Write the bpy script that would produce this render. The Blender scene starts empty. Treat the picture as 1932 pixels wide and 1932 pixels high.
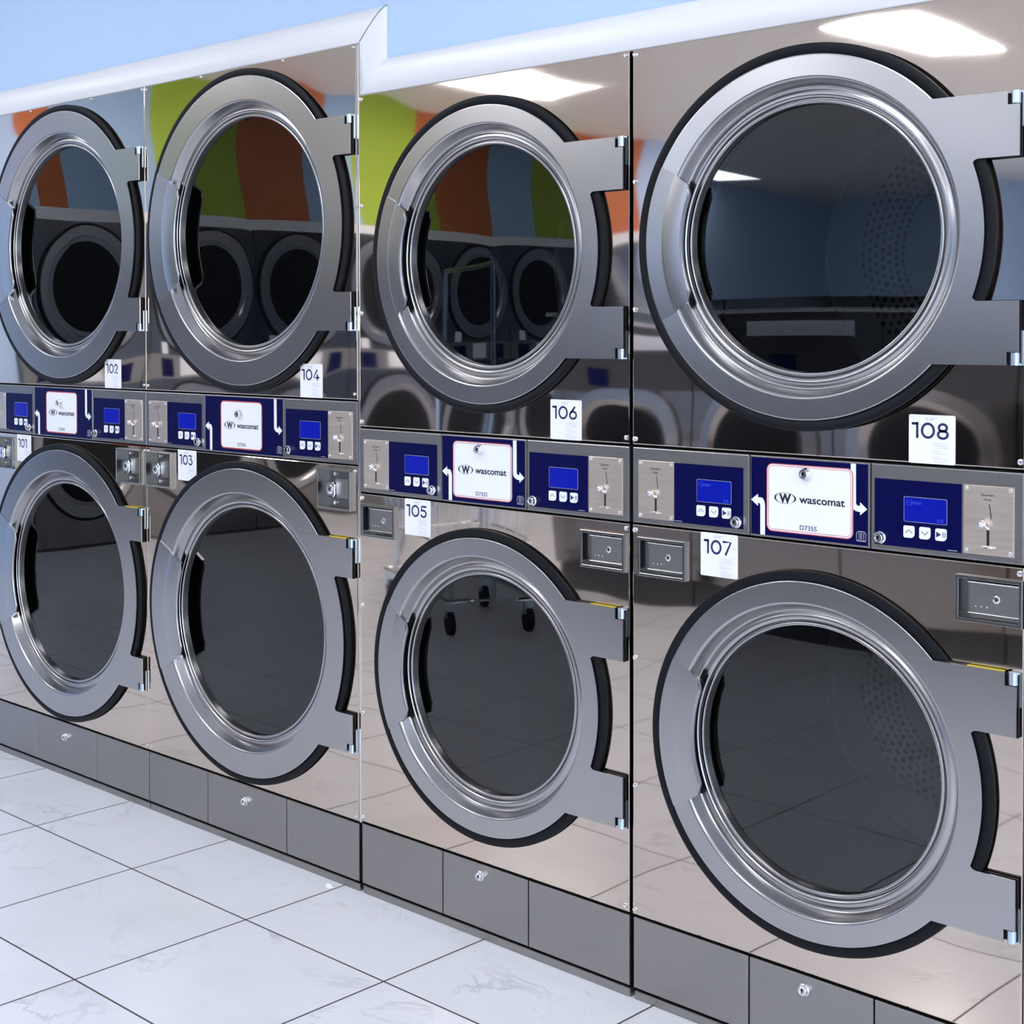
import bpy, bmesh, math, random
from math import sin, cos, pi, radians, hypot
from mathutils import Matrix, Vector

sc = bpy.context.scene
C = sc.collection

# ------------------------------------------------------------------ camera
f_px, px, py, yaw = 2850.0, 763.35, 678.33, 0.7984
pitch, roll = -0.0213, -0.0031
F = Vector((-sin(yaw), cos(yaw), 0)); R = Vector((cos(yaw), sin(yaw), 0)); U = Vector((0, 0, 1))
F2 = F * cos(pitch) + U * sin(pitch); U2 = U * cos(pitch) - F * sin(pitch)
R3 = R * cos(roll) + U2 * sin(roll); U3 = U2 * cos(roll) - R * sin(roll)
cam_d = bpy.data.cameras.new('camera')
cam = bpy.data.objects.new('camera', cam_d); C.objects.link(cam)
cam.matrix_world = Matrix(((R3.x, U3.x, -F2.x, 2.6403), (R3.y, U3.y, -F2.y, -2.4222), (R3.z, U3.z, -F2.z, 1.3507), (0, 0, 0, 1)))
cam_d.sensor_fit = 'HORIZONTAL'; cam_d.sensor_width = 36.0
cam_d.lens = 36.0 * f_px / 1932.0
cam_d.shift_x = (966 - px) / 1932.0
cam_d.shift_y = (py - 966) / 1932.0
cam_d.clip_start = 0.05; cam_d.clip_end = 100
sc.camera = cam

# ------------------------------------------------------------------ light and exposure
sc.view_settings.view_transform = 'Standard'
sc.view_settings.look = 'None'
sc.view_settings.exposure = 0.0
sc.view_settings.gamma = 1.0
sc.view_settings.use_curve_mapping = False
world = bpy.data.worlds.new('world'); sc.world = world; world.use_nodes = True
world.node_tree.nodes['Background'].inputs[0].default_value = (0.75, 0.87, 1.0, 1)
world.node_tree.nodes['Background'].inputs[1].default_value = 1.0
LAMP_STRENGTH = 15.6
LAMP_COLOR = (0.93, 0.96, 1.0)

def area(name, loc, rot, sx, sy, power, col):
    d = bpy.data.lights.new(name, 'AREA'); d.shape = 'RECTANGLE'; d.size = sx; d.size_y = sy; d.energy = power; d.color = col
    o = bpy.data.objects.new(name, d); o.location = loc; o.rotation_euler = rot; C.objects.link(o); return o
# daylight coming in through the shop front on the right
area('shop_window_daylight', (6.9, -5.0, 1.6), (0, radians(90), 0), 2.3, 6.0, 190, (0.80, 0.90, 1.0))

# ------------------------------------------------------------------ materials
def newmat(name):
    m = bpy.data.materials.new(name); m.use_nodes = True
    return m, m.node_tree.nodes, m.node_tree.links, m.node_tree.nodes['Principled BSDF']
def S(b, **k):
    for n, v in k.items():
        n = n.replace('_', ' ')
        if n in ('Base Color', 'Emission Color', 'Specular Tint') and len(v) == 3: v = (*v, 1)
        b.inputs[n].default_value = v
def plain(name, col, rough=.5, metal=0., **k):
    m, n, l, b = newmat(name); S(b, Base_Color=col, Roughness=rough, Metallic=metal, **k); return m
def brushed(name, col, rough, scale=(6, 200, 500), amt=.10, warp=0., warpscale=2.5, rvar=.05, fine=0.0):
    """rolled sheet steel: fine streaks along x, optional slow waviness of the sheet"""
    m, n, l, b = newmat(name); S(b, Base_Color=col, Roughness=rough, Metallic=1.0)
    tc = n.new('ShaderNodeTexCoord'); mp = n.new('ShaderNodeMapping'); mp.inputs['Scale'].default_value = scale
    nz = n.new('ShaderNodeTexNoise'); nz.inputs['Scale'].default_value = 1.0; nz.inputs['Detail'].default_value = 3.0
    l.new(tc.outputs['Object'], mp.inputs['Vector']); l.new(mp.outputs['Vector'], nz.inputs['Vector'])
    mr = n.new('ShaderNodeMapRange'); mr.inputs['To Min'].default_value = 1 - amt; mr.inputs['To Max'].default_value = 1 + amt
    l.new(nz.outputs['Fac'], mr.inputs['Value'])
    mx = n.new('ShaderNodeMix'); mx.data_type = 'RGBA'; mx.blend_type = 'MULTIPLY'; mx.inputs['Factor'].default_value = 1.0
    mx.inputs['A'].default_value = (*col, 1)
    cb = n.new('ShaderNodeCombineColor')
    for i in range(3): l.new(mr.outputs['Result'], cb.inputs[i])
    l.new(cb.outputs['Color'], mx.inputs['B']); l.new(mx.outputs['Result'], b.inputs['Base Color'])
    mr2 = n.new('ShaderNodeMapRange'); mr2.inputs['To Min'].default_value = rough - rvar; mr2.inputs['To Max'].default_value = rough + rvar
    l.new(nz.outputs['Fac'], mr2.inputs['Value']); l.new(mr2.outputs['Result'], b.inputs['Roughness'])
    if warp:
        n2 = n.new('ShaderNodeTexNoise'); n2.inputs['Scale'].default_value = warpscale; n2.inputs['Detail'].default_value = 1.0
        gp = n.new('ShaderNodeNewGeometry'); l.new(gp.outputs['Position'], n2.inputs['Vector'])
        bp = n.new('ShaderNodeBump'); bp.inputs['Strength'].default_value = 1.0; bp.inputs['Distance'].default_value = warp
        l.new(n2.outputs['Fac'], bp.inputs['Height']); l.new(bp.outputs['Normal'], b.inputs['Normal'])
    return m
M = {}
M['mirror'] = brushed('polished_stainless', (.68, .575, .49), .03, (4, 100, 260), .03, warp=.0045, warpscale=2.2, rvar=.008)
M['satin'] = brushed('satin_stainless', (.34, .325, .315), .34, (5, 100, 300), .06, rvar=.02)
M['ring'] = brushed('door_stainless', (.45, .435, .435), .23, (5, 60, 200), .025, rvar=.01)
M['coin'] = brushed('coin_plate_steel', (.82, .70, .60), .36, (14, 100, 160), .12)
M['edge'] = plain('bright_steel', (.78, .78, .80), .2, 1.0)
M['zinc'] = plain('zinc', (.62, .72, .80), .3, 1.0)
M['chrome'] = plain('chrome', (.80, .80, .82), .08, 1.0)
M['body'] = plain('grey_sheet_metal', (.22, .22, .23), .5, .6)
M['dark'] = plain('black_gap', (.006, .006, .008), .8)
M['rubber'] = plain('black_rubber', (.004, .0045, .007), .5, Specular_IOR_Level=.22)
M['navy'] = plain('navy_keypad', (.0008, .0016, .052), .3, Specular_IOR_Level=.15)
M['white'] = plain('white_plastic', (.83, .84, .90), .35)
M['sticker'] = plain('white_sticker', (.84, .84, .90), .45)
M['ink'] = plain('navy_ink', (.006, .018, .10), .5)
M['black'] = plain('black_ink', (.008, .008, .02), .5)
M['greyink'] = plain('pale_grey_ink', (.50, .49, .56), .5)
M['red'] = plain('red_print', (.52, .08, .10), .4)
M['yellow'] = plain('yellow_label', (.62, .50, .03), .5)
M['screen'] = plain('lit_blue_screen', (.001, .004, .06), .2, Emission_Color=(.001, .006, .46), Emission_Strength=.8, Specular_IOR_Level=.3)
M['lcd'] = plain('lcd_segments', (.03, .06, .25), .3, Emission_Color=(.02, .05, .60), Emission_Strength=.9)
M['trim'] = plain('white_trim', (.79, .785, .81), .3)
M['coinscreen'] = plain('screen_bezel', (.40, .42, .55), .25, .6)

def glass_mat():
    m = bpy.data.materials.new('tinted_door_glass'); m.use_nodes = True; n = m.node_tree.nodes; l = m.node_tree.links
    n.clear(); out = n.new('ShaderNodeOutputMaterial'); tr = n.new('ShaderNodeBsdfTransparent'); tr.inputs[0].default_value = (.27, .285, .30, 1)
    gl = n.new('ShaderNodeBsdfGlossy'); gl.inputs['Roughness'].default_value = .015; gl.inputs['Color'].default_value = (1, 1, 1, 1)
    g = n.new('ShaderNodeNewGeometry'); dt = n.new('ShaderNodeVectorMath'); dt.operation = 'DOT_PRODUCT'; l.new(g.outputs['Normal'], dt.inputs[0]); l.new(g.outputs['Incoming'], dt.inputs[1])
    ab = n.new('ShaderNodeMath'); ab.operation = 'ABSOLUTE'; l.new(dt.outputs['Value'], ab.inputs[0])
    iv = n.new('ShaderNodeMath'); iv.operation = 'SUBTRACT'; iv.inputs[0].default_value = 1.0; l.new(ab.outputs[0], iv.inputs[1])
    pw = n.new('ShaderNodeMath'); pw.operation = 'POWER'; l.new(iv.outputs[0], pw.inputs[0]); pw.inputs[1].default_value = 4.5
    fr = n.new('ShaderNodeMath'); fr.operation = 'MULTIPLY_ADD'; l.new(pw.outputs[0], fr.inputs[0]); fr.inputs[1].default_value = .9; fr.inputs[2].default_value = .07
    mx = n.new('ShaderNodeMixShader')
    l.new(fr.outputs[0], mx.inputs[0]); l.new(tr.outputs[0], mx.inputs[1]); l.new(gl.outputs[0], mx.inputs[2]); l.new(mx.outputs[0], out.inputs[0])
    return m
M['glass'] = glass_mat()

def perforated(name, col, dotcol, pitch_m, thr, rmin=None, rmax=None, cyl=0.0):
    """sheet with punched round holes: on a disc (object x,z) inside a ring of radii, or wrapped round a drum"""
    m, n, l, b = newmat(name); S(b, Roughness=.42, Metallic=.55)
    tc = n.new('ShaderNodeTexCoord'); sx = n.new('ShaderNodeSeparateXYZ'); l.new(tc.outputs['Object'], sx.inputs[0])
    def mth(op, a, bb=None, c=None):
        t = n.new('ShaderNodeMath'); t.operation = op
        for i, v in enumerate((a, bb, c)):
            if v is None: continue
            if isinstance(v, (int, float)): t.inputs[i].default_value = v
            else: l.new(v, t.inputs[i])
        return t.outputs[0]
    x, y, z = sx.outputs
    r = mth('SQRT', mth('ADD', mth('MULTIPLY', x, x), mth('MULTIPLY', z, z))); ang = mth('ARCTAN2', z, x)
    if cyl:
        u = mth('DIVIDE', mth('MULTIPLY', ang, cyl), pitch_m); v = mth('DIVIDE', y, pitch_m * .86)
    else:
        rm = (rmin + rmax) / 2; nn = round(2 * pi * rm / pitch_m)
        u = mth('MULTIPLY', ang, nn / (2 * pi)); v = mth('DIVIDE', r, pitch_m * .86)
    row = mth('FLOOR', v); u2 = mth('ADD', u, mth('MULTIPLY', row, .5))
    du = mth('SUBTRACT', mth('FRACT', u2), .5); dv = mth('MULTIPLY', mth('SUBTRACT', mth('FRACT', v), .5), .86)
    if not cyl: du = mth('MULTIPLY', du, mth('DIVIDE', r, (rmin + rmax) / 2))
    d = mth('SQRT', mth('ADD', mth('MULTIPLY', du, du), mth('MULTIPLY', dv, dv)))
    hole = mth('LESS_THAN', d, thr)
    if rmin is not None and not cyl:
        hole = mth('MULTIPLY', hole, mth('MULTIPLY', mth('GREATER_THAN', r, rmin), mth('LESS_THAN', r, rmax)))
    mx = n.new('ShaderNodeMix'); mx.data_type = 'RGBA'; l.new(hole, mx.inputs['Factor'])
    mx.inputs['A'].default_value = (*col, 1); mx.inputs['B'].default_value = (*dotcol, 1)
    l.new(mx.outputs['Result'], b.inputs['Base Color'])
    return m
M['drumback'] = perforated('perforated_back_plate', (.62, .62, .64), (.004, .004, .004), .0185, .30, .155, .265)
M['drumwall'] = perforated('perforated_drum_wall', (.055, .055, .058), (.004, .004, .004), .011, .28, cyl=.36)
M['drumrib'] = plain('drum_seam', (.62, .64, .68), .35, .6)

def floor_mat():
    m, n, l, b = newmat('white_marble_tile'); S(b, Roughness=.22)
    tc = n.new('ShaderNodeNewGeometry'); sx = n.new('ShaderNodeSeparateXYZ'); l.new(tc.outputs['Position'], sx.inputs[0])
    def mth(op, a, bb=None, c=None):
        t = n.new('ShaderNodeMath'); t.operation = op
        for i, v in enumerate((a, bb, c)):
            if v is None: continue
            if isinstance(v, (int, float)): t.inputs[i].default_value = v
            else: l.new(v, t.inputs[i])
        return t.outputs[0]
    T = .4575
    u = mth('DIVIDE', mth('ADD', sx.outputs[0], .065), T); v = mth('DIVIDE', mth('ADD', sx.outputs[1], .298), .4500)
    fu = mth('ABSOLUTE', mth('SUBTRACT', mth('FRACT', mth('ADD', u, .5)), .5)); fv = mth('ABSOLUTE', mth('SUBTRACT', mth('FRACT', mth('ADD', v, .5)), .5))
    g = mth('LESS_THAN', mth('MULTIPLY', mth('MINIMUM', fu, fv), T), .0023)
    # each tile has its own piece of marble
    cell = n.new('ShaderNodeCombineXYZ'); l.new(mth('FLOOR', u), cell.inputs[0]); l.new(mth('FLOOR', v), cell.inputs[1])
    wn = n.new('ShaderNodeTexWhiteNoise'); wn.noise_dimensions = '3D'; l.new(cell.outputs[0], wn.inputs['Vector'])
    off = n.new('ShaderNodeVectorMath'); off.operation = 'MULTIPLY_ADD'; l.new(wn.outputs['Color'], off.inputs[0]); off.inputs[1].default_value = (9, 9, 9); l.new(tc.outputs['Position'], off.inputs[2])
    n1 = n.new('ShaderNodeTexNoise'); n1.inputs['Scale'].default_value = 2.6; n1.inputs['Detail'].default_value = 7; n1.inputs['Roughness'].default_value = .62; n1.inputs['Distortion'].default_value = 1.1
    l.new(off.outputs[0], n1.inputs['Vector'])
    vein = mth('ABSOLUTE', mth('SUBTRACT', n1.outputs['Fac'], .5))
    mr = n.new('ShaderNodeMapRange'); mr.inputs['From Min'].default_value = 0; mr.inputs['From Max'].default_value = .022; mr.inputs['To Min'].default_value = 1; mr.inputs['To Max'].default_value = 0
    l.new(vein, mr.inputs['Value'])
    n2 = n.new('ShaderNodeTexNoise'); n2.inputs['Scale'].default_value = 5; n2.inputs['Detail'].default_value = 3; l.new(off.outputs[0], n2.inputs['Vector'])
    mr3 = n.new('ShaderNodeMapRange'); mr3.inputs['From Min'].default_value = .48; mr3.inputs['From Max'].default_value = .72; l.new(n2.outputs['Fac'], mr3.inputs['Value'])
    vf = mth('MULTIPLY', mth('MULTIPLY', mr.outputs['Result'], mr3.outputs['Result']), .5)
    cl = n.new('ShaderNodeTexNoise'); cl.inputs['Scale'].default_value = 3; cl.inputs['Detail'].default_value = 4; l.new(off.outputs[0], cl.inputs['Vector'])
    mr4 = n.new('ShaderNodeMapRange'); mr4.inputs['From Min'].default_value = .5; mr4.inputs['From Max'].default_value = .8; mr4.inputs['To Max'].default_value = .22; l.new(cl.outputs['Fac'], mr4.inputs['Value'])
    a = n.new('ShaderNodeMix'); a.data_type = 'RGBA'; l.new(mth('ADD', vf, mr4.outputs['Result']), a.inputs['Factor'])
    a.inputs['A'].default_value = (.80, .80, .85, 1); a.inputs['B'].default_value = (.40, .40, .43, 1)
    m2 = n.new('ShaderNodeMix'); m2.data_type = 'RGBA'; l.new(g, m2.inputs['Factor']); l.new(a.outputs['Result'], m2.inputs['A']); m2.inputs['B'].default_value = (.055, .042, .034, 1)
    l.new(m2.outputs['Result'], b.inputs['Base Color'])
    rr = mth('ADD', mth('MULTIPLY', g, .5), .2); l.new(rr, b.inputs['Roughness'])
    bp = n.new('ShaderNodeBump'); bp.inputs['Strength'].default_value = .6; bp.inputs['Distance'].default_value = .001; bp.invert = True
    l.new(g, bp.inputs['Height']); l.new(bp.outputs['Normal'], b.inputs['Normal'])
    return m
M['floor'] = floor_mat()
def wall_mat(name, col):
    m, n, l, b = newmat(name); S(b, Base_Color=col, Roughness=.55)
    nz = n.new('ShaderNodeTexNoise'); nz.inputs['Scale'].default_value = 140; bp = n.new('ShaderNodeBump'); bp.inputs['Strength'].default_value = .08; bp.inputs['Distance'].default_value = .002
    l.new(nz.outputs['Fac'], bp.inputs['Height']); l.new(bp.outputs['Normal'], b.inputs['Normal']); return m
M['wall'] = wall_mat('light_blue_paint', (.475, .625, .86))
def mural_mat():
    """wavy vertical stripes of paint: orange, blue, green along the wall's length"""
    m, n, l, b = newmat('striped_mural_paint'); S(b, Roughness=.5)
    g = n.new('ShaderNodeNewGeometry'); sx = n.new('ShaderNodeSeparateXYZ'); l.new(g.outputs['Position'], sx.inputs[0])
    def mth(op, a, bb=None):
        t = n.new('ShaderNodeMath'); t.operation = op
        for i, v in enumerate((a, bb)):
            if v is None: continue
            if isinstance(v, (int, float)): t.inputs[i].default_value = v
            else: l.new(v, t.inputs[i])
        return t.outputs[0]
    w = mth('MULTIPLY', mth('SINE', mth('ADD', mth('MULTIPLY', sx.outputs[2], 5.2), .6)), .05)
    yy = mth('ADD', mth('MULTIPLY', sx.outputs[1], -1.0), w)
    mr = n.new('ShaderNodeMapRange'); mr.inputs['From Min'].default_value = 0; mr.inputs['From Max'].default_value = 10; l.new(yy, mr.inputs['Value'])
    cr = n.new('ShaderNodeValToRGB'); cr.color_ramp.interpolation = 'CONSTANT'; l.new(mr.outputs['Result'], cr.inputs[0])
    blue = (.475, .625, .86); pale = (.36, .52, .74); org = (.55, .14, .035); grn = (.36, .50, .035)
    stops = [(0, blue), (2.24, org), (2.5, pale), (3.2, grn), (3.86, org), (4.52, pale), (5.03, grn), (5.63, org), (6.33, pale), (6.97, grn), (7.55, org), (8.35, blue)]
    e = cr.color_ramp.elements
    e[0].position = 0; e[0].color = (*blue, 1); e[1].position = stops[1][0] / 10; e[1].color = (*stops[1][1], 1)
    for p, c in stops[2:]:
        q = e.new(p / 10); q.color = (*c, 1)
    l.new(cr.outputs['Color'], b.inputs['Base Color']); return m
M['mural'] = mural_mat()
M['ceiling'] = wall_mat('off_white_ceiling', (.80, .78, .76))
def emit(name, col, s):
    m, n, l, b = newmat(name); S(b, Base_Color=(.9, .9, .9), Emission_Color=col, Emission_Strength=s); return m
M['lamp'] = emit('lit_diffuser', LAMP_COLOR, LAMP_STRENGTH)
M['wood'] = plain('laminate_top', (.42, .26, .15), .35)
M['farsteel'] = plain('dull_stainless', (.30, .275, .26), .12, 1.0)
M['boxsteel'] = brushed('pressed_box_steel', (.25, .245, .24), .22, (5, 60, 200), .04, rvar=.02)
M['plastic'] = plain('dark_grey_plastic', (.05, .05, .055), .45)

# ------------------------------------------------------------------ mesh helpers
def hold(prof, d=.0006, longer=.0045):
    """extra points next to both ends of every long straight stretch, so that flats stay flat under smooth shading"""
    out = [prof[0]]
    for a, b in zip(prof, prof[1:]):
        L = hypot(b[0] - a[0], b[1] - a[1])
        if L > longer:
            k = d / L; out += [(a[0] + (b[0] - a[0]) * k, a[1] + (b[1] - a[1]) * k), (b[0] - (b[0] - a[0]) * k, b[1] - (b[1] - a[1]) * k)]
        out.append(b)
    return out
class MB:
    def __init__(s): s.v = []; s.f = []
    def add(s, vs, fs):
        o = len(s.v); s.v += [tuple(p) for p in vs]; s.f += [tuple(i + o for i in q) for q in fs]; return s
    def box(s, x0, x1, y0, y1, z0, z1):
        return s.add([(x0, y0, z0), (x1, y0, z0), (x1, y1, z0), (x0, y1, z0), (x0, y0, z1), (x1, y0, z1), (x1, y1, z1), (x0, y1, z1)],
                     [(0, 3, 2, 1), (4, 5, 6, 7), (0, 1, 5, 4), (1, 2, 6, 5), (2, 3, 7, 6), (3, 0, 4, 7)])
    def bbox(s, x0, x1, y0, y1, z0, z1, b=.0015):
        """slab whose front (-y) edges are rounded off by b"""
        vs = [(x0, y1, z0), (x1, y1, z0), (x1, y1, z1), (x0, y1, z1), (x0, y0 + b, z0), (x1, y0 + b, z0), (x1, y0 + b, z1), (x0, y0 + b, z1)]
        h = b * .3
        vs += [(x0 + h, y0 + h, z0 + h), (x1 - h, y0 + h, z0 + h), (x1 - h, y0 + h, z1 - h), (x0 + h, y0 + h, z1 - h)]
        vs += [(x0 + b, y0, z0 + b), (x1 - b, y0, z0 + b), (x1 - b, y0, z1 - b), (x0 + b, y0, z1 - b)]
        fs = [(0, 3, 2, 1), (12, 13, 14, 15)]
        for i in range(4):
            j = (i + 1) % 4
            for a in (0, 4, 8): fs.append((a + i, a + j, a + 4 + j, a + 4 + i))
        return s.add(vs, fs)
    def cyl(s, c, r, h, axis='y', n=20, r2=None):
        """closed cylinder from c along axis by h"""
        r2 = r if r2 is None else r2; vs = []
        for k, (rr, d) in enumerate(((r, 0), (r2, h))):
            for i in range(n):
                a = 2 * pi * i / n; u, w = rr * cos(a), rr * sin(a)
                vs.append({'y': (c[0] + u, c[1] + d, c[2] + w), 'z': (c[0] + u, c[1] + w, c[2] + d), 'x': (c[0] + d, c[1] + u, c[2] + w)}[axis])
        fs = [(i, (i + 1) % n, n + (i + 1) % n, n + i) for i in range(n)] + [tuple(range(n))[::-1], tuple(range(n, 2 * n))]
        return s.add(vs, fs)
    def lathe(s, prof, c=(0, 0, 0), n=128, a0=0, a1=2 * pi, cap=False):
        """(r, y) profile turned about the y axis through c"""
        full = abs(a1 - a0 - 2 * pi) < 1e-6; m = n if full else n + 1; vs = []; fs = []
        for r, y in prof:
            for i in range(m):
                a = a0 + (a1 - a0) * i / n; vs.append((c[0] + r * cos(a), c[1] + y, c[2] + r * sin(a)))
        for k in range(len(prof) - 1):
            for i in range(n):
                j = (i + 1) % m; fs.append((k * m + i, k * m + j, (k + 1) * m + j, (k + 1) * m + i))
        if cap: fs.append(tuple(range((len(prof) - 1) * m, len(prof) * m)))
        return s.add(vs, fs)
    def prism(s, pts, y0, y1, b=0.0):
        """(x, z) outline extruded from y0 (front) to y1 (back)"""
        n = len(pts)
        vs = [(x, y0, z) for x, z in pts] + [(x, y1, z) for x, z in pts]
        fs = [tuple(range(n)), tuple(range(n, 2 * n))[::-1]] + [(i, n + i, n + (i + 1) % n, (i + 1) % n) for i in range(n)]
        return s.add(vs, fs)
    def tube(s, pts, r, n=10, closed=False):
        pts = [Vector(p) for p in pts]; vs = []; fs = []; m = len(pts); prev = None
        for i, p in enumerate(pts):
            d = (pts[min(i + 1, m - 1)] - pts[max(i - 1, 0)]).normalized()
            up = Vector((0, 0, 1)) if abs(d.z) < .9 else Vector((1, 0, 0))
            a = d.cross(up).normalized() if prev is None else (prev - d * prev.dot(d)).normalized(); prev = a; b2 = d.cross(a)
            for k in range(n):
                t = 2 * pi * k / n; vs.append(p + a * (r * cos(t)) + b2 * (r * sin(t)))
        for i in range(m - 1):
            for k in range(n): fs.append((i * n + k, i * n + (k + 1) % n, (i + 1) * n + (k + 1) % n, (i + 1) * n + k))
        fs += [tuple(range(n))[::-1], tuple(range((m - 1) * n, m * n))]
        return s.add(vs, fs)
    def sphere(s, c, r, n=14):
        pr = [(max(1e-5, r * sin(pi * k / n)), -r * cos(pi * k / n)) for k in range(n + 1)]
        return s.lathe(pr, c, n=18)
    def build(s, name, mat, parent=None, smooth=35, origin=None):
        me = bpy.data.meshes.new(name)
        vs = s.v if origin is None else [(x - origin[0], y - origin[1], z - origin[2]) for x, y, z in s.v]
        me.from_pydata(vs, [], s.f)
        bm = bmesh.new(); bm.from_mesh(me); bmesh.ops.recalc_face_normals(bm, faces=bm.faces); bm.to_mesh(me); bm.free()
        me.materials.append(mat)
        if smooth:
            me.polygons.foreach_set('use_smooth', [True] * len(me.polygons)); me.set_sharp_from_angle(angle=radians(smooth))
        o = bpy.data.objects.new(name, me); C.objects.link(o)
        if origin is not None: o.location = origin
        if parent is not None: o.parent = parent
        return o

def empty(name, loc, rz=0, label=None, cat=None, group=None):
    o = bpy.data.objects.new(name, None); C.objects.link(o); o.location = loc; o.rotation_euler = (0, 0, rz); o.empty_display_size = .1
    tag(o, label, cat, group); return o
def tag(o, label=None, cat=None, group=None, kind=None):
    for k, v in (('label', label), ('category', cat), ('group', group), ('kind', kind)):
        if v: o[k] = v
    return o

def rounded(x0, x1, z0, z1, r, n=5, corners=(1, 1, 1, 1)):
    """outline of a rectangle, corners = lower-left, lower-right, upper-right, upper-left"""
    out = []
    for k, (cx, cz, a) in enumerate(((x0, z0, pi), (x1, z0, 1.5 * pi), (x1, z1, 0), (x0, z1, .5 * pi))):
        rr = r * corners[k]
        if rr <= 0: out.append((cx, cz)); continue
        ox = cx + (rr if cx == x0 else -rr); oz = cz + (rr if cz == z0 else -rr)
        for i in range(n + 1): t = a + (pi / 2) * i / n; out.append((ox + rr * cos(t), oz + rr * sin(t)))
    return out

_tcache = {}
def text_geo(s, size, bold=0.0, align='LEFT', xs=1.0, line=1.0):
    key = (s, size, bold, align, xs, line)
    if key in _tcache: return _tcache[key]
    cu = bpy.data.curves.new('lettering_source', 'FONT'); cu.body = s; cu.size = size; cu.align_x = align; cu.offset = bold * size; cu.resolution_u = 3; cu.space_line = line
    o = bpy.data.objects.new('lettering_source', cu); C.objects.link(o)
    dg = bpy.context.evaluated_depsgraph_get(); me = o.evaluated_get(dg).to_mesh()
    vs = [(v.co.x * xs, v.co.y) for v in me.vertices]; fs = [tuple(p.vertices) for p in me.polygons]
    o.evaluated_get(dg).to_mesh_clear(); bpy.data.objects.remove(o); bpy.data.curves.remove(cu)
    _tcache[key] = (vs, fs); return vs, fs
def put_text(mb, s, x, y, z, size, **k):
    vs, fs = text_geo(s, size, **k); return mb.add([(x + a, y, z + b) for a, b in vs], fs)
def text_fit(mb, s, x0, x1, y, z, size, **k):
    """lettering stretched to run exactly from x0 to x1, baseline z"""
    vs, fs = text_geo(s, size, **k); lo = min(a for a, b in vs); hi = max(a for a, b in vs)
    return mb.add([(x0 + (a - lo) / (hi - lo) * (x1 - x0), y, z + b) for a, b in vs], fs)

def ribbon(mb, pts, w, y, closed=False):
    """flat stroke of width w along (x, z) points with round ends"""
    n = len(pts); L = []; Rr = []
    for i in range(n):
        if closed: p0, p1 = pts[(i - 1) % n], pts[(i + 1) % n]
        else: p0, p1 = pts[max(i - 1, 0)], pts[min(i + 1, n - 1)]
        dx, dz = p1[0] - p0[0], p1[1] - p0[1]; q = hypot(dx, dz) or 1; nx, nz = -dz / q * w / 2, dx / q * w / 2
        L.append((pts[i][0] + nx, y, pts[i][1] + nz)); Rr.append((pts[i][0] - nx, y, pts[i][1] - nz))
    m = n if closed else n - 1
    mb.add(L + Rr, [(i, (i + 1) % n, n + (i + 1) % n, n + i) for i in range(m)])
    if not closed:
        for e in (0, n - 1):
            c = pts[e]; k = 8; mb.add([(c[0] + w / 2 * cos(2 * pi * i / k), y, c[1] + w / 2 * sin(2 * pi * i / k)) for i in range(k)], [tuple(range(k))])
    return mb
def arc(cx, cz, rx, rz, a0, a1, n=18): return [(cx + rx * cos(radians(a0 + (a1 - a0) * i / n)), cz + rz * sin(radians(a0 + (a1 - a0) * i / n))) for i in range(n + 1)]
# round geometric numerals, drawn in a box one unit high: (strokes, width)
DIG = {
 '0': ([(arc(.43, .5, .36, .43, 0, 360)[:-1], True)], .86),
 '1': ([([(.02, .91), (.30, .93)], False), ([(.30, .93), (.30, .07)], False)], .40),
 '2': ([(arc(.33, .66, .26, .27, 165, -38) + [(.06, .07), (.62, .07)], False)], .68),
 '3': ([([(.06, .93), (.58, .93), (.30, .58)] + arc(.32, .32, .28, .255, 85, -150), False)], .68),
 '4': ([([(.52, .93), (.06, .27), (.74, .27)], False), ([(.55, .50), (.55, .07)], False)], .80),
 '5': ([([(.58, .93), (.14, .93), (.10, .54)] + arc(.32, .34, .28, .27, 112, -150), False)], .68),
 '6': ([([(.50, .93), (.10, .46)], False), (arc(.36, .34, .29, .27, 0, 360)[:-1], True)], .72),
 '7': ([([(.04, .93), (.62, .93), (.22, .07)], False)], .66),
 '8': ([(arc(.35, .71, .24, .22, 0, 360)[:-1], True), (arc(.35, .29, .29, .235, 0, 360)[:-1], True)], .70),
}
def numeral(mb, s, x0, x1, y, z0, h):
    gap = .12; tot = sum(DIG[c][1] for c in s) + gap * (len(s) - 1); k = (x1 - x0) / tot; x = x0
    for c in s:
        st, w = DIG[c]
        for pts, cl in st: ribbon(mb, [(x + p[0] * k, z0 + p[1] * h) for p in pts], .16 * h, y, cl)
        x += (w + gap) * k
    return mb

# ------------------------------------------------------------------ the room
def struct(name, mb, mat, label=None):
    return tag(mb.build(name, mat, None, smooth=0), label, None, None, 'structure')
ZT_A, ZT_B, XJ = 2.022, 1.8985, 0.004
XL, XR, YB, HC = -5.46, 7.0, -16.0, 3.02
struct('floor', MB().box(XL - 1.1, XR + .1, YB - .1, 1.2, -.1, 0), M['floor'], 'white marble-look floor tiles with thin dark grout lines')
wall = MB()
wall.box(XL - .1, -1.752, .018, .12, 0, HC)
wall.box(-1.752, XJ, .018, .12, ZT_A + .002, HC); wall.box(XJ, 1.597, .018, .12, ZT_B + .002, HC); wall.box(1.597, XR + .1, .018, .12, 0, HC)
struct('wall_back', wall, M['wall'], 'light blue wall above the row of dryers')
struct('wall_service', MB().box(XL - 1.1, XR + .1, 1.1, 1.2, 0, HC), M['wall'])
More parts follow.
